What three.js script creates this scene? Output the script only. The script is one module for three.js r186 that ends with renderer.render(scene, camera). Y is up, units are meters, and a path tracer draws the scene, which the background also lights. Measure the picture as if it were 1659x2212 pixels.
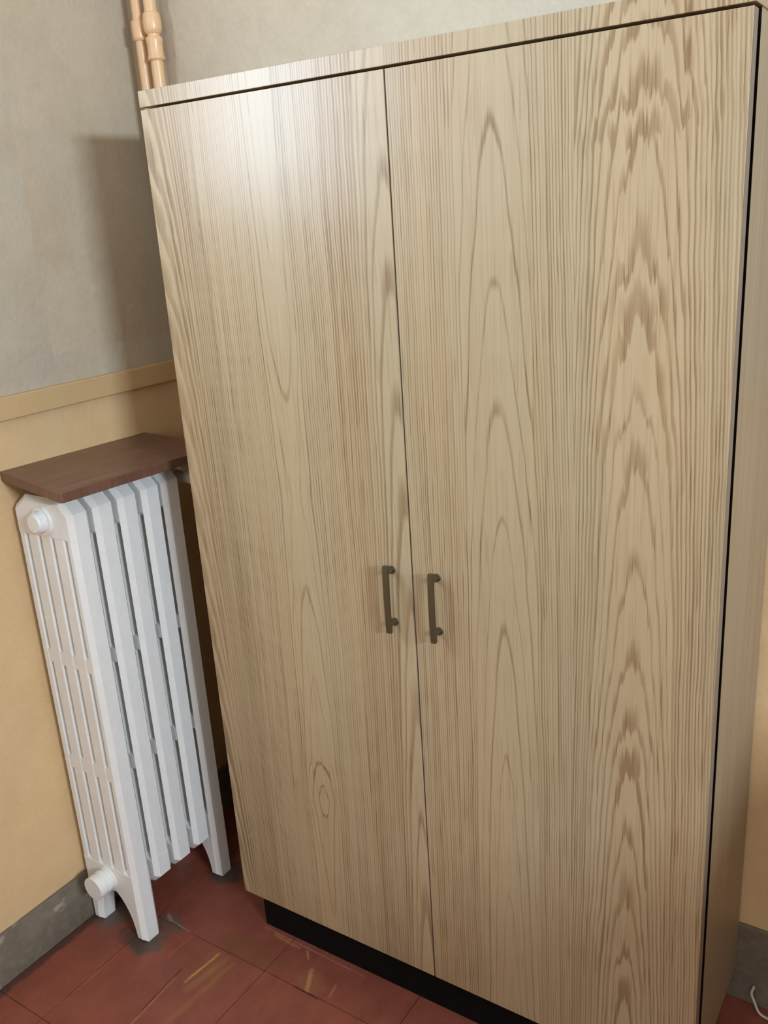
import * as THREE from 'three';
import { RectAreaLightUniformsLib } from 'three/addons/lights/RectAreaLightUniformsLib.js';
import { mergeGeometries } from 'three/addons/utils/BufferGeometryUtils.js';
import { RoundedBoxGeometry } from 'three/addons/geometries/RoundedBoxGeometry.js';

// ---------------------------------------------------------------- camera, sky, lights, exposure
RectAreaLightUniformsLib.init();
const scene = new THREE.Scene();
const camera = new THREE.PerspectiveCamera(2 * Math.atan(1106 / 1945.5) * 180 / Math.PI, 1659 / 2212, 0.05, 60);
camera.position.set(1.1654, 1.4077, 1.1022);
camera.rotation.set(-0.3146, 0.5967, -0.0655, 'YXZ');
scene.add(camera);
scene.background = new THREE.Color().setRGB(0.75, 0.85, 1.0);       // pale overcast sky beyond the windows

const renderer = new THREE.WebGLRenderer({ antialias: true });
renderer.toneMapping = THREE.LinearToneMapping;
renderer.toneMappingExposure = 1.57;
renderer.shadowMap.enabled = true;

// room, in metres: wardrobe front is z = 0, its left edge x = 0
const XL = -0.325, XR = 3.2, ZB = -0.3085, ZF = 3.2, CEIL = 2.85, TH = 0.25;
// window_1 in the left wall beyond the radiator: the glow mirrored in the left door
const WA = { z0: 0.47, z1: 1.00, y0: 1.43, y1: 2.43 };
// daylight entering through window_1
const dayA = new THREE.RectAreaLight(new THREE.Color().setRGB(0.74, 0.90, 1.13), 12.2, WA.z1 - WA.z0 - 0.1, WA.y1 - WA.y0 - 0.1);
dayA.position.set(XL - 0.01, (WA.y0 + WA.y1) / 2, (WA.z0 + WA.z1) / 2);
dayA.lookAt(XL + 1, (WA.y0 + WA.y1) / 2, (WA.z0 + WA.z1) / 2);
scene.add(dayA);
// unseen window added behind the camera: soft fill on everything that faces the room
const WC = { x0: 1.0, x1: 2.2, y0: 1.15, y1: 2.35 };
const fillC = new THREE.RectAreaLight(new THREE.Color().setRGB(0.92, 0.93, 0.97), 2.2, WC.x1 - WC.x0 - 0.1, WC.y1 - WC.y0 - 0.1);
fillC.position.set((WC.x0 + WC.x1) / 2, (WC.y0 + WC.y1) / 2, ZF + 0.01);
fillC.lookAt((WC.x0 + WC.x1) / 2, (WC.y0 + WC.y1) / 2, ZF - 1);
scene.add(fillC);
// wall lamp on the right-hand wall: throws the wardrobe's shadow on the left wall
const LB = { x: XR - 0.09, y: 1.88, z: 1.40, len: 0.62, h: 0.16 };

// ---------------------------------------------------------------- helpers
let seed = 12345;
const rnd = () => { seed = (seed * 1664525 + 1013904223) >>> 0; return seed / 4294967296; };
function hash(x, y) { let h = (x * 374761393 + y * 668265263) | 0; h = Math.imul(h ^ (h >>> 13), 1274126177); return ((h ^ (h >>> 16)) >>> 0) / 4294967296; }
function vn(x, y) {                                                   // value noise 0..1
  const xi = Math.floor(x), yi = Math.floor(y); let fx = x - xi, fy = y - yi;
  fx = fx * fx * (3 - 2 * fx); fy = fy * fy * (3 - 2 * fy);
  const a = hash(xi, yi), b = hash(xi + 1, yi), c = hash(xi, yi + 1), d = hash(xi + 1, yi + 1);
  return a + (b - a) * fx + (c - a) * fy + (a - b - c + d) * fx * fy;
}
const sn = (x, y) => vn(x, y) * 2 - 1;
const fbm = (x, y) => 0.5 * vn(x, y) + 0.28 * vn(x * 2.1 + 7, y * 2.1 + 3) + 0.22 * vn(x * 4.3 + 1, y * 4.3 + 9);
const ss = (a, b, x) => { const t = Math.min(1, Math.max(0, (x - a) / (b - a))); return t * t * (3 - 2 * t); };
const mix = (a, b, t) => a + (b - a) * t;
function tex(w, h, fn, srgb = true) {                                 // fn(u, v) -> [r, g, b] 0..255, v up
  const data = new Uint8Array(w * h * 4);
  for (let j = 0; j < h; j++) for (let i = 0; i < w; i++) {
    const c = fn((i + 0.5) / w, (j + 0.5) / h), k = (j * w + i) * 4;
    data[k] = Math.max(0, Math.min(255, c[0])); data[k + 1] = Math.max(0, Math.min(255, c[1])); data[k + 2] = Math.max(0, Math.min(255, c[2])); data[k + 3] = 255;
  }
  const t = new THREE.DataTexture(data, w, h, THREE.RGBAFormat);
  if (srgb) t.colorSpace = THREE.SRGBColorSpace;
  t.magFilter = THREE.LinearFilter; t.minFilter = THREE.LinearMipmapLinearFilter; t.generateMipmaps = true;
  t.wrapS = t.wrapT = THREE.RepeatWrapping; t.needsUpdate = true;
  return t;
}
const std = (o) => new THREE.MeshStandardMaterial(o);
function mesh(name, geo, mat, parent = scene) {
  const m = new THREE.Mesh(geo, mat); m.name = name; m.castShadow = m.receiveShadow = true; parent.add(m); return m;
}
function struct(name, geo, mat, label) { const m = mesh(name, geo, mat); m.userData = { kind: 'structure' }; if (label) m.userData.label = label; return m; }
function thing(name, label, category, x = 0, y = 0, z = 0, group) {
  const g = new THREE.Group(); g.name = name; g.position.set(x, y, z); g.userData = { label, category };
  if (group) g.userData.group = group;
  scene.add(g); return g;
}
const box = (x0, x1, y0, y1, z0, z1) => new THREE.BoxGeometry(x1 - x0, y1 - y0, z1 - z0).translate((x0 + x1) / 2, (y0 + y1) / 2, (z0 + z1) / 2);
const rbox = (x0, x1, y0, y1, z0, z1, r = 0.001) => new RoundedBoxGeometry(x1 - x0, y1 - y0, z1 - z0, 2, r).translate((x0 + x1) / 2, (y0 + y1) / 2, (z0 + z1) / 2);
function merge(list) { return mergeGeometries(list.map(g => g.index ? g.toNonIndexed() : g)); }
function uvBox(g, s = 1) {                                            // uv in metres from the dominant axis of each face
  const p = g.attributes.position, n = g.attributes.normal, uv = new Float32Array(p.count * 2);
  for (let i = 0; i < p.count; i++) {
    const ax = Math.abs(n.getX(i)), ay = Math.abs(n.getY(i)), az = Math.abs(n.getZ(i));
    let u, v;
    if (ax >= ay && ax >= az) { u = p.getZ(i); v = p.getY(i); } else if (ay >= az) { u = p.getX(i); v = p.getZ(i); } else { u = p.getX(i); v = p.getY(i); }
    uv[i * 2] = u * s; uv[i * 2 + 1] = v * s;
  }
  g.setAttribute('uv', new THREE.BufferAttribute(uv, 2)); return g;
}
function uvPlanar(g, x0, x1, y0, y1) {                                // front projection in the wardrobe's own x, y
  const p = g.attributes.position, uv = new Float32Array(p.count * 2);
  for (let i = 0; i < p.count; i++) { uv[i * 2] = (p.getX(i) - x0) / (x1 - x0); uv[i * 2 + 1] = (p.getY(i) - y0) / (y1 - y0); }
  g.setAttribute('uv', new THREE.BufferAttribute(uv, 2)); return g;
}

// ---------------------------------------------------------------- surfaces
const plaster = (base, amp, tint) => tex(512, 512, (u, v) => {        // covers 1.2 m
  const m = (fbm(u * 6, v * 6) - 0.5) * amp + (fbm(u * 40, v * 40) - 0.5) * amp * 0.6 + (vn(u * 300, v * 300) - 0.5) * amp * 0.35;
  const t = (fbm(u * 4 + 9, v * 4 + 5) - 0.5) * tint;
  return [base[0] + m + t, base[1] + m, base[2] + m - t];
});
const plasterBump = tex(512, 512, (u, v) => { const h = 255 * (0.55 * fbm(u * 70, v * 70) + 0.45 * fbm(u * 190, v * 190)); return [h, h, h]; }, false);
for (const t of [plasterBump]) t.repeat.set(1 / 1.2, 1 / 1.2);
const rep = (t, s) => { t.repeat.set(s, s); return t; };
const upperPaint = std({ map: rep(plaster([184, 171, 149], 15, 9), 1 / 1.2), bumpMap: plasterBump, bumpScale: 0.0016, roughness: 0.85 });
const dadoPaint = std({ map: rep(plaster([214, 182, 136], 12, 8), 1 / 1.2), bumpMap: plasterBump, bumpScale: 0.0008, roughness: 0.5 });
const railPaint = std({ map: rep(plaster([200, 168, 122], 10, 6), 1 / 1.2), roughness: 0.45 });
const skirting = std({
  map: rep(tex(512, 512, (u, v) => {
    const m = (fbm(u * 14, v * 14) - 0.5) * 34 + (vn(u * 120, v * 120) - 0.5) * 14, w = ss(0.66, 0.74, fbm(u * 26 + 3, v * 34)) * 38;
    return [114 + m + w, 105 + m + w, 90 + m + w];
  }), 1 / 1.2), bumpMap: plasterBump, bumpScale: 0.0008, roughness: 0.6
});
const ceilingPaint = std({ color: 0xe9e4d8, roughness: 0.9 });

// ---------------------------------------------------------------- room shell
const DADO = 1.0994, RAIL = 1.1426, BB = 0.1121, BBR = 0.1666;
struct('wall_left', uvBox(merge([
  box(XL - TH, XL, 0, CEIL, ZB - TH, WA.z0), box(XL - TH, XL, 0, CEIL, WA.z1, ZF + TH),
  box(XL - TH, XL, 0, WA.y0, WA.z0, WA.z1), box(XL - TH, XL, WA.y1, CEIL, WA.z0, WA.z1)])), upperPaint);
struct('wall_back', uvBox(box(XL, XR, 0, CEIL, ZB - TH, ZB)), upperPaint);
struct('wall_right', uvBox(box(XR, XR + TH, 0, CEIL, ZB - TH, ZF + TH)), upperPaint);
struct('wall_front', uvBox(merge([box(XL, WC.x0, 0, CEIL, ZF, ZF + TH), box(WC.x1, XR, 0, CEIL, ZF, ZF + TH),
  box(WC.x0, WC.x1, 0, WC.y0, ZF, ZF + TH), box(WC.x0, WC.x1, WC.y1, CEIL, ZF, ZF + TH)])), upperPaint);
struct('ceiling', uvBox(box(XL - TH, XR + TH, CEIL, CEIL + 0.2, ZB - TH, ZF + TH)), ceilingPaint);
// glossy painted dado, a thin coat proud of the plaster, its rail and the skirting
struct('trim_1', uvBox(merge([box(XL, XL + 0.002, 0, DADO, ZB, ZF)])), dadoPaint, 'orange painted dado on the left wall');
struct('trim_2', uvBox(merge([box(XL + 0.002, XR - 0.002, 0, DADO, ZB, ZB + 0.002)])), dadoPaint, 'orange painted dado on the back wall');
struct('trim_3', uvBox(merge([box(XR - 0.002, XR, 0, DADO, ZB, ZF), box(XL + 0.002, XR - 0.002, 0, DADO, ZF - 0.002, ZF)])), dadoPaint, 'orange painted dado on the other walls');
struct('trim_4', uvBox(rbox(XL, XL + 0.016, DADO, RAIL, ZB, ZF, 0.003)), railPaint, 'ochre dado rail on the left wall');
struct('trim_5', uvBox(rbox(XL + 0.016, XR, DADO, RAIL, ZB, ZB + 0.016, 0.003)), railPaint, 'ochre dado rail on the back wall');
struct('baseboard_left', uvBox(rbox(XL, XL + 0.010, 0, BB, ZB, ZF, 0.002)), skirting);
struct('baseboard_back', uvBox(rbox(XL + 0.010, XR, 0, BBR, ZB, ZB + 0.010, 0.002)), skirting);

// ---------------------------------------------------------------- floor: square terracotta tiles, 0.30 m
{
  const FX = XL, FZ = ZB, SPAN = 1.3;                                 // the near floor has its own texture, 1.3 m square
  const strokes = [                                                    // [x0, z0, x1, z1, half width, colour, strength] marks seen on the tiles
    [-0.079, 0.091, -0.082, 0.158, 0.0016, [168, 106, 56], 0.8], [0.006, 0.100, -0.004, 0.186, 0.0045, [190, 140, 66], 0.9], [0.028, 0.104, 0.012, 0.200, 0.010, [150, 104, 60], 0.6],
    [-0.034, 0.168, -0.028, 0.276, 0.0028, [70, 30, 24], 0.8], [-0.030, 0.190, -0.020, 0.330, 0.003, [176, 112, 62], 0.7], [0.048, 0.110, 0.036, 0.28, 0.008, [158, 98, 60], 0.5],
    [-0.178, 0.20, -0.180, 0.31, 0.0014, [172, 104, 62], 0.6], [-0.184, 0.335, -0.182, 0.38, 0.002, [150, 90, 60], 0.5], [0.198, 0.040, 0.222, 0.086, 0.006, [186, 136, 84], 0.7],
    [0.16, 0.004, 0.175, 0.02, 0.003, [190, 160, 110], 0.5], [0.262, 0.046, 0.268, 0.075, 0.004, [190, 120, 90], 0.5], [0.075, 0.002, 0.14, 0.006, 0.005, [176, 120, 70], 0.6],
    [-0.10, 0.36, -0.085, 0.50, 0.006, [160, 84, 62], 0.5], [0.19, 0.0885, 0.25, 0.089, 0.0018, [46, 24, 22], 0.9],
    [-0.168, 0.072, -0.150, 0.082, 0.006, [150, 136, 126], 0.75], [-0.150, 0.080, -0.088, 0.088, 0.0028, [160, 142, 132], 0.6],
    [0.04, -0.004, 0.30, 0.001, 0.0016, [190, 170, 170], 0.4],
  ];
  const blobs = [                                                      // cement smears round the radiator's feet, worn patches: [x, z, rx, rz, colour, strength]
    [-0.155, 0.150, 0.045, 0.038, [84, 72, 62], 0.9], [-0.175, 0.155, 0.055, 0.03, [74, 58, 46], 0.6], [-0.290, 0.130, 0.06, 0.05, [92, 80, 72], 0.85], [-0.148, 0.090, 0.035, 0.03, [92, 84, 80], 0.6],
    [-0.15, -0.09, 0.05, 0.04, [70, 60, 54], 0.8], [0.06, 0.06, 0.09, 0.035, [112, 70, 40], 0.55], [0.215, 0.062, 0.035, 0.03, [140, 98, 62], 0.45], [0.02, 0.15, 0.05, 0.05, [124, 76, 46], 0.5],
    [-0.315, 0.2, 0.02, 0.5, [52, 40, 36], 0.6],
  ];
  const tone = (x, z) => {
    const m = (fbm(x * 9, z * 9) - 0.5) * 30 + (fbm(x * 38 + 4, z * 22) - 0.5) * 16 + (vn(x * 500, z * 140) - 0.5) * 8;
    let c = [132 + m, 70 + m * 0.62, 54 + m * 0.5];
    const pale = ss(0.60, 0.78, fbm(x * 26 + 11, z * 9 + 2)) * 0.25;
    return [mix(c[0], 150, pale), mix(c[1], 90, pale), mix(c[2], 72, pale)];
  };
  const near = tex(1536, 1536, (u, v) => {
    const x = FX + u * SPAN, z = FZ + v * SPAN; let c = tone(x, z);
    for (const [bx, bz, rx, rz, k, s] of blobs) {
      const dx = (x - bx) / rx, dz = (z - bz) / rz, q = dx * dx + dz * dz; if (q > 2.2) continue;
      const w = s * ss(1.25, 0.35, q + (fbm(x * 60 + bx * 9, z * 60) - 0.5) * 1.3);
      c = [mix(c[0], k[0], w), mix(c[1], k[1], w), mix(c[2], k[2], w)];
    }
    for (const [x0, z0, x1, z1, hw, k, s] of strokes) {
      const lx = x1 - x0, lz = z1 - z0, L2 = lx * lx + lz * lz, t = Math.max(0, Math.min(1, ((x - x0) * lx + (z - z0) * lz) / L2));
      const d = Math.hypot(x - x0 - lx * t, z - z0 - lz * t); if (d > hw * 2) continue;
      const w = s * ss(1.1, 0.3, d / hw + (fbm(x * 220, z * 60) - 0.5) * 1.1) * (0.5 + 0.5 * Math.sin(Math.PI * (0.12 + 0.76 * t)));
      c = [mix(c[0], k[0], w), mix(c[1], k[1], w), mix(c[2], k[2], w)];
    }
    return c;
  });
  const far = tex(512, 512, (u, v) => tone(u * 1.3 + 20, v * 1.3 + 20));
  const bump = tex(512, 512, (u, v) => { const h = 255 * (0.6 * fbm(u * 30, v * 30) + 0.4 * fbm(u * 90, v * 90)); return [h, h, h]; }, false);
  const nearMat = std({ map: near, roughness: 0.5, bumpMap: bump, bumpScale: 0.0006 }), farMat = std({ map: far, roughness: 0.5, bumpMap: bump, bumpScale: 0.0006 });
  const floor = struct('floor', box(XL - TH, XR + TH, -0.12, -0.0012, ZB - TH, ZF + TH), std({ color: 0x33201b, roughness: 0.95 }), 'terracotta tiled floor');
  const P = 0.3005, OX = 0.117, OZ = 0.0875, J = 0.0007;
  const x0 = OX - Math.ceil((OX - XL) / P) * P, z0 = OZ - Math.ceil((OZ - ZB) / P) * P;
  for (let i = 0; x0 + i * P < XR; i++) for (let k = 0; z0 + k * P < ZF; k++) {
    const a = Math.max(XL, x0 + i * P + J), b = Math.min(XR, x0 + (i + 1) * P - J), c = Math.max(ZB, z0 + k * P + J), d = Math.min(ZF, z0 + (k + 1) * P - J);
    if (b - a < 0.01 || d - c < 0.01) continue;
    const lift = (hash(i + 3, k + 5) - 0.5) * 0.0003;
    const g = box(a, b, -0.0012, lift, c, d), p = g.attributes.position, uv = g.attributes.uv;
    const isNear = b < FX + SPAN && d < FZ + SPAN;
    for (let q = 0; q < p.count; q++) uv.setXY(q, (p.getX(q) - FX) / SPAN, (p.getZ(q) - FZ) / SPAN);
    mesh('tile', g, isNear ? nearMat : farMat, floor);
  }
}

// ---------------------------------------------------------------- window in the left wall, and one added behind the camera for fill
{
  const white = std({ color: 0xe8e4da, roughness: 0.5 }), glass = new THREE.MeshPhysicalMaterial({ color: 0xffffff, transmission: 1, roughness: 0.02, thickness: 0 }), f = 0.05;
  // a frame along u (width) and y, in a wall plane at depth d .. d + 0.05; put() maps (u, y, depth) to a box
  const win = (name, u0, u1, y0, y1, put, label) => {
    const w = struct(name, merge([put(u0, u0 + f, y0, y1, 0.04, 0.09), put(u1 - f, u1, y0, y1, 0.04, 0.09), put(u0 + f, u1 - f, y0, y0 + f, 0.04, 0.09), put(u0 + f, u1 - f, y1 - f, y1, 0.04, 0.09)]), white, label);
    mesh('pane', put(u0 + f, u1 - f, y0 + f, y1 - f, 0.064, 0.068), glass, w);
    mesh('window_sill', put(u0 - 0.03, u1 + 0.03, y0 - 0.025, y0, -0.03, 0.04), white, w);
  };
  win('window_1', WA.z0, WA.z1, WA.y0, WA.y1, (u0, u1, y0, y1, d0, d1) => box(XL - d1, XL - d0, y0, y1, u0, u1), 'white window in the left wall');
  win('added_window_2', WC.x0, WC.x1, WC.y0, WC.y1, (u0, u1, y0, y1, d0, d1) => box(u0, u1, y0, y1, ZF + d0, ZF + d1), 'white window added out of view opposite the wardrobe for fill light');
}
// ---------------------------------------------------------------- wall lamp on the right wall
{
  const { x, y, z, len, h } = LB, L = thing('wall_lamp', 'long white wall lamp with a cool diffuser on the right wall', 'lamp', XR, y, z);
  mesh('housing', rbox(-0.06, 0, -h / 2 - 0.02, h / 2 + 0.02, -len / 2 - 0.02, len / 2 + 0.02, 0.006), std({ color: 0xe6e6e2, roughness: 0.5 }), L);
  mesh('diffuser', rbox(-0.075, -0.06, -h / 2, h / 2, -len / 2, len / 2, 0.006), std({ color: 0xf4f6f8, roughness: 0.6, emissive: new THREE.Color().setRGB(0.86, 0.94, 1), emissiveIntensity: 4 }), L);
  const l = new THREE.RectAreaLight(new THREE.Color().setRGB(0.79, 0.93, 1.10), 162, len, h);
  l.position.set(x, y, z); l.lookAt(x - 1, y, z); scene.add(l);
}

// ---------------------------------------------------------------- oak veneer
function lerpKnots(k, y) {                                            // k: [[y, n], ...] descending y
  if (y >= k[0][0]) { const [a, b] = k; return a[1] + (y - a[0]) * (a[1] - b[1]) / (a[0] - b[0]); }
  for (let i = 0; i < k.length - 1; i++) if (y >= k[i + 1][0]) { const t = (k[i][0] - y) / (k[i][0] - k[i + 1][0]); return k[i][1] + (k[i + 1][1] - k[i][1]) * (t * 0.6 + 0.4 * t * t * (3 - 2 * t)); }
  const a = k[k.length - 2], b = k[k.length - 1]; return b[1] + (y - b[0]) * (a[1] - b[1]) / (a[0] - b[0]);
}
const seq = (ys, top) => ys.map((y, i) => [y, top - i]);
// growth rings sliced by the veneer: rings = N * (d^p + h(y)^p)^(1/p), d the distance across the grain, columns as they stand on the doors
const COLS = [
  { x: -0.004, N: 190, c: 4, flare: 0.05, dens: 1.5, wx: 0.0062, wy: 0.075, k: seq([1.62, 1.50, 1.41, 1.30, 1.21, 1.10, 1.0, 0.9, 0.78, 0.66, 0.55, 0.42, 0.3, 0.18, 0.06], 15) },
  { x: 0.240, p: 1.75, N: 120, c: 3.2, flare: 0.032, dens: 2.1, wx: 0.0018, wy: 0.012, k: [[1.62, 1.2], [1.254, 2], [1.122, 3], [0.98, 3.7], [0.842, 3], [0.686, 2], [0.474, 1], [0.43, 0], [0.383, -0.6], [0.336, 0], [0.2, 0.7], [0.06, 0.95]] },
  { x: 0.452, N: 170, c: 3, flare: 0.03, dens: 1.4, wx: 0.0040, wy: 0.045, k: seq([1.62, 1.45, 1.30, 1.12, 0.96, 0.8, 0.6, 0.4, 0.2], 9) },
  { x: 0.616, p: 1.65, N: 92, c: 1.6, flare: 0.052, dens: 2.8, wx: 0.0019, wy: 0.018, k: seq([1.62, 1.425, 1.227, 1.072, 0.911, 0.72, 0.486, 0.2], 7) },
  { x: 0.812, N: 175, c: 2, flare: 0.055, dens: 1.45, wx: 0.0026, wy: 0.034, jag: 1, k: seq([1.6, 1.524, 1.476, 1.343, 1.266, 1.162, 1.077, 0.94, 0.801, 0.7, 0.623, 0.506, 0.393, 0.3, 0.216, 0.1], 16) },
];
function grain(x, y, from, to) {
  const wx = x + 0.006 * sn(x * 3 + 5, y * 1.3) + 0.0016 * sn(x * 25, y * 7) + 0.0006 * sn(x * 110, y * 26);
  let t = 1e9, col = null, gx = 0, gy = 0;
  const n1 = sn(x * 130 + from * 17, y * 4), n2 = sn(x * 420, y * 9);
  for (let i = from; i <= to; i++) {
    const c = COLS[i], d0 = Math.abs(wx - c.x), jy = y + (c.jag ? 0.020 * n1 + 0.010 * n2 : 0.006 * n1 + 0.003 * n2);
    const h = (lerpKnots(c.k, jy) + c.c) / c.N, d = d0 < c.flare ? d0 : c.flare + (d0 - c.flare) * c.dens;
    const p = c.p || 2, q = (d ** p + h ** p) ** (1 / p), v = c.N * q;
    if (v < t) { t = v; col = c; const hp = (lerpKnots(c.k, jy + 0.006) + c.c) / c.N - h; gx = c.N * (d / q) ** (p - 1) * (d0 < c.flare ? 1 : c.dens); gy = c.N * (h / q) ** (p - 1) * hp / 0.006; }
  }
  const ring = Math.floor(t), fr = t - ring, r = hash(ring, 77);
  // band of early wood: a few millimetres across the grain, longer along it
  const wid = Math.min(0.85, Math.hypot(gx * col.wx, gy * col.wy) * (0.55 + 0.9 * r));
  const dark = ss(0, 0.10, fr) * (1 - ss(wid * 0.5, Math.min(0.97, wid * 1.3 + 0.04), fr)) * (0.5 + 0.5 * hash(ring, 31)) * (0.72 + 0.28 * n1);
  const pore = ss(0.62, 0.84, vn(x * 820, y * 15)) * (0.34 + 0.9 * dark) * ss(0.25, 0.6, vn(x * 60, y * 9) + 0.15);
  const fine = sn(x * 520, y * 5) * 0.5 + sn(x * 210 + 3, y * 2.6) * 0.5;
  return { dark, pore, fine };
}
function veneer(x, y, from, to) {
  const g = grain(x, y, from, to), broad = fbm(x * 5 + 2, y * 1.6), red = fbm(x * 11 + 30, y * 1.1 + 8) - 0.5;
  const k = Math.min(1.1, g.dark * 1.2 + g.pore * 0.75), b = (broad - 0.5) * 12 + g.fine * 4;
  return [mix(173, 134, k) + b + red * 7, mix(153, 110, k) + b - red * 3, mix(120, 79, k) + b * 0.9 - red * 7];
}
const W = 0.924, Y0 = 0.0813, Y1 = 1.5945, YF = 1.5982, Y2 = 1.6225, MID = 0.462;
const doorTex = (x0, x1, from, to) => tex(1024, 2048, (u, v) => veneer(mix(x0, x1, u), mix(Y0, Y1, v), from, to));
const wood = (map) => std({ map, roughness: 0.35 });
const leftVeneer = wood(doorTex(0, MID, 0, 2)), rightVeneer = wood(doorTex(MID, W, 3, 4));
const stripVeneer = wood(tex(2048, 64, (u, v) => { const x = u * W; return veneer(x, mix(1.56, 1.585, v), x < MID ? 0 : 3, x < MID ? 2 : 4); }));
const sideVeneer = std({
  map: tex(512, 1024, (u, v) => { const f = sn(u * 60, v * 6) * 5 + sn(u * 150, v * 8) * 5, b = (fbm(u * 3, v * 2) - 0.5) * 12; return [150 + f + b, 132 + f + b, 106 + f + b]; }), roughness: 0.45
});
const blackMat = new THREE.MeshPhysicalMaterial({ color: 0x0c0b0b, roughness: 0.8, specularIntensity: 0.25 }), edgeMat = std({ color: 0x7c6e60, roughness: 0.6 });
const bronze = std({ color: 0x645a44, metalness: 0.7, roughness: 0.42 });

// ---------------------------------------------------------------- wardrobe
{
  const g = thing('wardrobe', 'two-door oak veneer wardrobe with bronze handles on a black plinth', 'wardrobe', 0, 0, 0);
  const zc = -0.037, back = ZB + 0.014;                               // the doors stand 17 mm clear of the carcass, so the joints round them open into the hollow inside
  const side = (out, inn) => {                                         // side panel in plan (x, -z), its front edge cut back to a long inward bevel
    const s = new THREE.Shape(); s.moveTo(out, -zc); s.lineTo(out, -back); s.lineTo(inn, -back); s.lineTo(inn, 0.11); s.closePath();
    const q = new THREE.ExtrudeGeometry(s, { depth: YF - Y0, bevelEnabled: false }).rotateX(-Math.PI / 2).translate(0, Y0, 0), p = q.attributes.position, uv = q.attributes.uv;
    for (let i = 0; i < p.count; i++) uv.setXY(i, (p.getZ(i) - back) / 0.3, p.getY(i) / 1.6);
    return q;
  };
  mesh('side_panel', side(0, 0.018), sideVeneer, g); mesh('side_panel', side(W, W - 0.018), sideVeneer, g);
  mesh('bottom_panel', uvPlanar(box(0.018, W - 0.018, Y0, Y0 + 0.018, back, -0.0215), 0, W, 0, 1), sideVeneer, g);
  mesh('back_panel', uvPlanar(box(0.018, W - 0.018, Y0 + 0.018, YF, back, back + 0.006), 0, W, 0, 1.6), sideVeneer, g);
  mesh('top_board', uvPlanar(rbox(-0.001, W + 0.002, YF, Y2, back, 0, 0.0008), 0, W, YF, Y2), stripVeneer, g);
  mesh('plinth', rbox(0.0374, W - 0.03, 0.0004, Y0, -0.27, -0.013, 0.001), blackMat, g);
  const handle = (x, door) => {                                        // bowed flat bar on two posts
    const s = new THREE.Shape(), ya = 0.7775, yb = 0.8905, ym = (ya + yb) / 2, hl = (yb - ya) / 2, out = [], n = 16;
    const bow = (y) => 0.0215 - 0.0016 * ((y - ym) / hl) ** 2;
    for (let i = 0; i <= n; i++) { const y = ya + (yb - ya) * i / n; out.push([bow(y), y]); }
    for (let i = n; i >= 0; i--) { const y = ya + (yb - ya) * i / n; out.push([bow(y) - 0.0042, y]); }
    out.forEach(([a, b], i) => i ? s.lineTo(a, b) : s.moveTo(a, b));
    const bar = new THREE.ExtrudeGeometry(s, { depth: 0.0075, bevelEnabled: true, bevelSize: 0.001, bevelThickness: 0.001, bevelSegments: 2 });
    bar.rotateY(-Math.PI / 2).translate(x + 0.00375, 0, 0);            // profile (z, y), width along x
    const posts = [0.789, 0.879].map(y => new THREE.CylinderGeometry(0.0038, 0.0046, 0.0172, 20).rotateX(Math.PI / 2).translate(x, y, 0.0086));
    const rings = [0.789, 0.879].map(y => new THREE.CylinderGeometry(0.0062, 0.0068, 0.003, 20).rotateX(Math.PI / 2).translate(x, y, 0.0015));
    const h = mesh('handle', merge([bar, ...posts, ...rings]), bronze, door); h.userData = { label: 'bronze bow handle' };
  };
  const door = (x0, x1, mat, tx0, tx1, hx) => {
    const d = mesh('door', uvPlanar(rbox(x0, x1, Y0, Y1, -0.0195, 0, 0.0006), tx0, tx1, Y0, Y1), mat, g);
    const e = mesh('edge_band', box(x1 - 0.0002, x1 + 0.0005, Y0 + 0.0006, Y1 - 0.0006, -0.0190, -0.0010), edgeMat, d); e.userData = { label: 'grey edge band' };
    handle(hx, d); return d;
  };
  door(0.0, MID - 0.0013, leftVeneer, 0, MID, 0.4245);
  door(MID + 0.0013, W, rightVeneer, MID, W, 0.5065);
}

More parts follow.
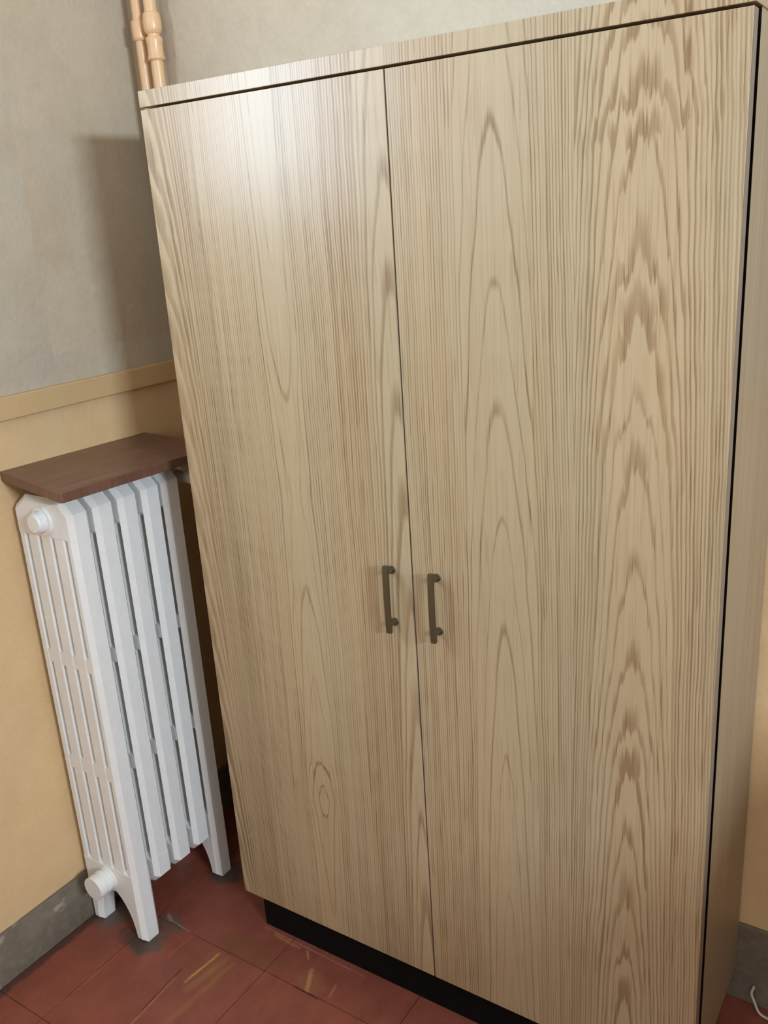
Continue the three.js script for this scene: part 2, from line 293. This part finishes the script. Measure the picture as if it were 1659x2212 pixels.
// ---------------------------------------------------------------- cast-iron radiator by the left wall
const enamel = std({ map: rep(tex(256, 256, (u, v) => { const m = (fbm(u * 10, v * 10) - 0.5) * 10; return [229 + m, 229 + m, 224 + m]; }), 4), roughness: 0.32 });
{
  const g = thing('radiator', 'white cast-iron column radiator under the brown shelf', 'radiator', -0.225, 0, 0.03);
  const xf = -0.147, xb = -0.310, top = 0.968, bot = 0.105, flat = 0.028, bv = 0.009, half = flat / 2 + bv;
  const cx = (xf + xb) / 2, L = xb + bv, R_ = xf - bv, T = top - bv, ch = 0.020;   // outlines inset by the bevel, which grows them back
  const hc = half - 0.0005, COL = [[xf - 0.0005, -0.160], [-0.177, -0.206], [-0.212, -0.243], [-0.249, -0.280], [-0.286, xb + 0.0005]];
  const cast = (s, z) => new THREE.ExtrudeGeometry(s, { depth: flat, bevelEnabled: true, bevelSize: bv, bevelThickness: bv, bevelSegments: 1, curveSegments: 6 }).translate(0, 0, z - flat / 2);
  function section(z, end) {                                           // headers, two webs and five columns cast in one piece; end sections stand on feet
    const t = new THREE.Shape(); t.moveTo(L, 0.895); t.lineTo(L, T - ch); t.lineTo(L + ch * 1.4, T); t.lineTo(R_ - ch, T); t.lineTo(R_, T - ch); t.lineTo(R_, 0.895); t.closePath();
    const u = new THREE.Shape(), B = bot + bv; u.moveTo(L, 0.165); u.lineTo(R_, 0.165);
    if (end) {
      u.lineTo(R_, 0.0005 + bv); u.lineTo(R_ - 0.012, 0.0005 + bv); u.quadraticCurveTo(R_ - 0.016, 0.075, R_ - 0.055, B - 0.006); u.lineTo(L + 0.045, B - 0.006);
      u.quadraticCurveTo(L + 0.014, 0.075, L + 0.010, 0.0005 + bv); u.lineTo(L, 0.0005 + bv);
    } else { u.lineTo(R_, B + ch * 0.7); u.lineTo(R_ - ch * 0.8, B); u.lineTo(L + ch * 0.8, B); u.lineTo(L, B + ch * 0.7); }
    u.closePath();
    const parts = [cast(t, z), cast(u, z)];
    const cols = z > 0.1 ? [[xf - 0.0005, -0.1680], [-0.1762, -0.2050], [-0.2132, -0.2420], [-0.2502, -0.2790], [-0.2872, xb + 0.0005]] : COL;
    cols.forEach(([a, b], k) => {                                       // column section in plan (x, -z): chamfered towards its neighbours
      const ca = k === 0 ? bv : 0.0015, cb = k === 4 ? bv : 0.003, ha = k === 0 ? flat / 2 : hc - 0.002, hb = k === 4 ? flat / 2 : hc - 0.0030, s = new THREE.Shape();
      s.moveTo(a, ha); s.lineTo(a - ca, hc); s.lineTo(b + cb, hc); s.lineTo(b, hb); s.lineTo(b, -hb); s.lineTo(b + cb, -hc); s.lineTo(a - ca, -hc); s.lineTo(a, -ha); s.closePath();
      parts.push(new THREE.ExtrudeGeometry(s, { depth: 0.76, bevelEnabled: false }).rotateX(-Math.PI / 2).translate(0, 0.15, z));
    });
    if (z > 0.1) parts.push(box(xb + 0.013, xf - 0.013, 0.16, 0.90, z - half + 0.008, z + half - 0.0105));   // the end section's slots are grooves
    for (const [a, b] of [[0.627, 0.655], [0.388, 0.418]]) parts.push(box(xb + 0.013, xf - 0.013, a, b, z - half + 0.002, z + half - 0.0012));
    return merge(parts).translate(-g.position.x, 0, -g.position.z);
  }
  const zs = [0.135, 0.078, 0.020, -0.038, -0.090];
  zs.forEach((z, k) => mesh('section', section(z, k === 0 || k === 4), enamel, g));
  const at = (geo, x, y, z) => geo.translate(x - g.position.x, y, z - g.position.z);
  for (const y of [0.925, 0.135]) mesh('hub', at(new THREE.CylinderGeometry(0.022, 0.022, 0.24, 24).rotateX(Math.PI / 2), cx, y, 0.022), enamel, g);
  const zf = 0.135 + half;
  mesh('plug', merge([at(new THREE.CylinderGeometry(0.027, 0.028, 0.006, 28).rotateX(Math.PI / 2), -0.2245, 0.925, zf + 0.002), at(new THREE.CylinderGeometry(0.0215, 0.0225, 0.012, 6).rotateX(Math.PI / 2), -0.2245, 0.925, zf + 0.010),
    at(new THREE.CylinderGeometry(0.016, 0.018, 0.006, 24).rotateX(Math.PI / 2), -0.2245, 0.925, zf + 0.018)]), enamel, g);
  mesh('plug', merge([[0.027, 0.005, 0.001], [0.0235, 0.010, 0.007], [0.0255, 0.010, 0.016], [0.0235, 0.006, 0.024], [0.0255, 0.014, 0.033]].map(([r, h, dz]) => at(new THREE.CylinderGeometry(r, r, h, 32).rotateX(Math.PI / 2), -0.2325, 0.135, zf + dz))), enamel, g);
  // valve at the far end that leads to the pipes
  mesh('valve', merge([at(new THREE.CylinderGeometry(0.017, 0.017, 0.05, 24).rotateX(Math.PI / 2), cx, 0.925, -0.135), at(new THREE.SphereGeometry(0.024, 20, 14), cx, 0.925, -0.165),
    at(new THREE.CylinderGeometry(0.014, 0.014, 0.07, 20).rotateZ(Math.PI / 2), cx + 0.045, 0.925, -0.165), at(new THREE.CylinderGeometry(0.024, 0.024, 0.035, 24).rotateZ(Math.PI / 2), cx + 0.095, 0.925, -0.165)]), enamel, g);
}
// ---------------------------------------------------------------- shelf over the radiator
{
  const A = [-0.322, 1.0085, 0.160], B = [-0.101, 1.0015, 0.200], C = [-0.101, 0.9925, -0.192], D = [-0.322, 1.0015, -0.192], th = 0.016;
  const s = new THREE.Shape(); const r = 0.006;
  // rounded outline in plan (x, -z), thickness along y, then tipped to the measured corner heights
  s.moveTo(A[0], -A[2]); s.lineTo(B[0] - r, -(B[2] - 0.001)); s.quadraticCurveTo(B[0], -B[2], B[0], -(B[2] - r)); s.lineTo(C[0], -C[2]); s.lineTo(D[0], -D[2]); s.closePath();
  const e = new THREE.ExtrudeGeometry(s, { depth: th, bevelEnabled: true, bevelSize: 0.001, bevelThickness: 0.001, bevelSegments: 2, curveSegments: 8 }).rotateX(-Math.PI / 2);
  const p = e.attributes.position;
  for (let i = 0; i < p.count; i++) {
    const u = (p.getX(i) - A[0]) / (B[0] - A[0]), v = (0.18 - p.getZ(i)) / 0.372;
    p.setY(i, p.getY(i) - th + mix(mix(A[1], B[1], u), mix(D[1], C[1], u), v));
  }
  e.computeVertexNormals(); uvBox(e);
  const m = mesh('shelf', e, std({ map: rep(tex(512, 512, (u, v) => { const f = sn(u * 160, v * 7) * 7 + sn(u * 60, v * 3) * 8, b = (fbm(u * 6, v * 6) - 0.5) * 16; return [108 + f + b, 76 + f * 0.8 + b, 60 + f * 0.7 + b]; }), 1 / 0.4), roughness: 0.38 }));
  m.userData = { label: 'brown wooden shelf board over the white radiator', category: 'shelf' };
}
// ---------------------------------------------------------------- two painted heating pipes in the corner
{
  const paint = std({ map: rep(tex(128, 256, (u, v) => { const m = (fbm(u * 8, v * 16) - 0.5) * 14; return [224 + m, 184 + m, 140 + m]; }), 1), roughness: 0.3 });
  const pipe = (x, z, prof, joints, label) => {
    const g = thing('heating_pipe', label, 'pipe', x, 0, z, undefined);
    mesh('tube', new THREE.CylinderGeometry(prof, prof, CEIL - 0.002, 28, 1, true).translate(0, CEIL / 2, 0), paint, g);
    for (const pts of joints) mesh('coupling', new THREE.LatheGeometry(pts.map(([r, y]) => new THREE.Vector2(r, y)), 32), paint, g);
    return g;
  };
  const a = pipe(-0.268, -0.278, 0.0100, [[[0.0095, 1.761], [0.0125, 1.762], [0.0142, 1.767], [0.0146, 1.785], [0.0140, 1.796], [0.0095, 1.798]]], 'thinner peach painted heating pipe with one coupling, against the wall corner');
  const b = pipe(-0.229, -0.276, 0.0120, [
    [[0.0115, 1.768], [0.0148, 1.769], [0.0172, 1.776], [0.0176, 1.790], [0.0160, 1.802], [0.0125, 1.806], [0.0115, 1.806]],
    [[0.0115, 1.722], [0.0166, 1.723], [0.0166, 1.728], [0.0150, 1.732], [0.0150, 1.752], [0.0164, 1.756], [0.0160, 1.762], [0.0115, 1.764]]], 'thicker peach painted heating pipe with two stacked couplings');
  a.name = 'heating_pipe'; b.name = 'heating_pipe_001';
}
// ---------------------------------------------------------------- loose white cable end by the right skirting
{
  const c = new THREE.CatmullRomCurve3([[0.958, 0.050, -0.290], [0.955, 0.036, -0.287], [0.962, 0.020, -0.284], [0.972, 0.0045, -0.280], [0.990, 0.0030, -0.276], [1.05, 0.0030, -0.270]].map(q => new THREE.Vector3(...q)));
  const m = mesh('cable', new THREE.TubeGeometry(c, 40, 0.0024, 10), std({ color: 0xc9c4c0, roughness: 0.5 }));
  m.userData = { label: 'short white cable against the grey skirting beside the wardrobe', category: 'cable' };
}
// ---------------------------------------------------------------- unseen blocker added farther right, built like a chest of drawers: it keeps the lamp off the lower right of the wardrobe
{
  const g = thing('lamp_blocker', 'unseen brown chest added below the wall lamp to shade the lower right of the wardrobe', 'lamp_blocker', 2.35, 0, 0.80);
  const brown = std({ color: 0x6b5240, roughness: 0.5 });
  mesh('body', rbox(-0.2, 0.2, 0.06, 1.245, -0.45, 0.40, 0.003), brown, g); mesh('top', rbox(-0.215, 0.215, 1.245, 1.27, -0.465, 0.415, 0.003), brown, g);
  mesh('plinth', rbox(-0.18, 0.18, 0.0004, 0.06, -0.43, 0.38, 0.002), brown, g);
  for (let k = 0; k < 4; k++) { const d = mesh('drawer', rbox(-0.216, -0.2, 0.075 + k * 0.288, 0.353 + k * 0.288, -0.44, 0.39, 0.003), brown, g); mesh('knob', new THREE.SphereGeometry(0.012, 16, 12).translate(-0.226, 0.22 + k * 0.288, -0.025), bronze, d); }
}
renderer.render(scene, camera);
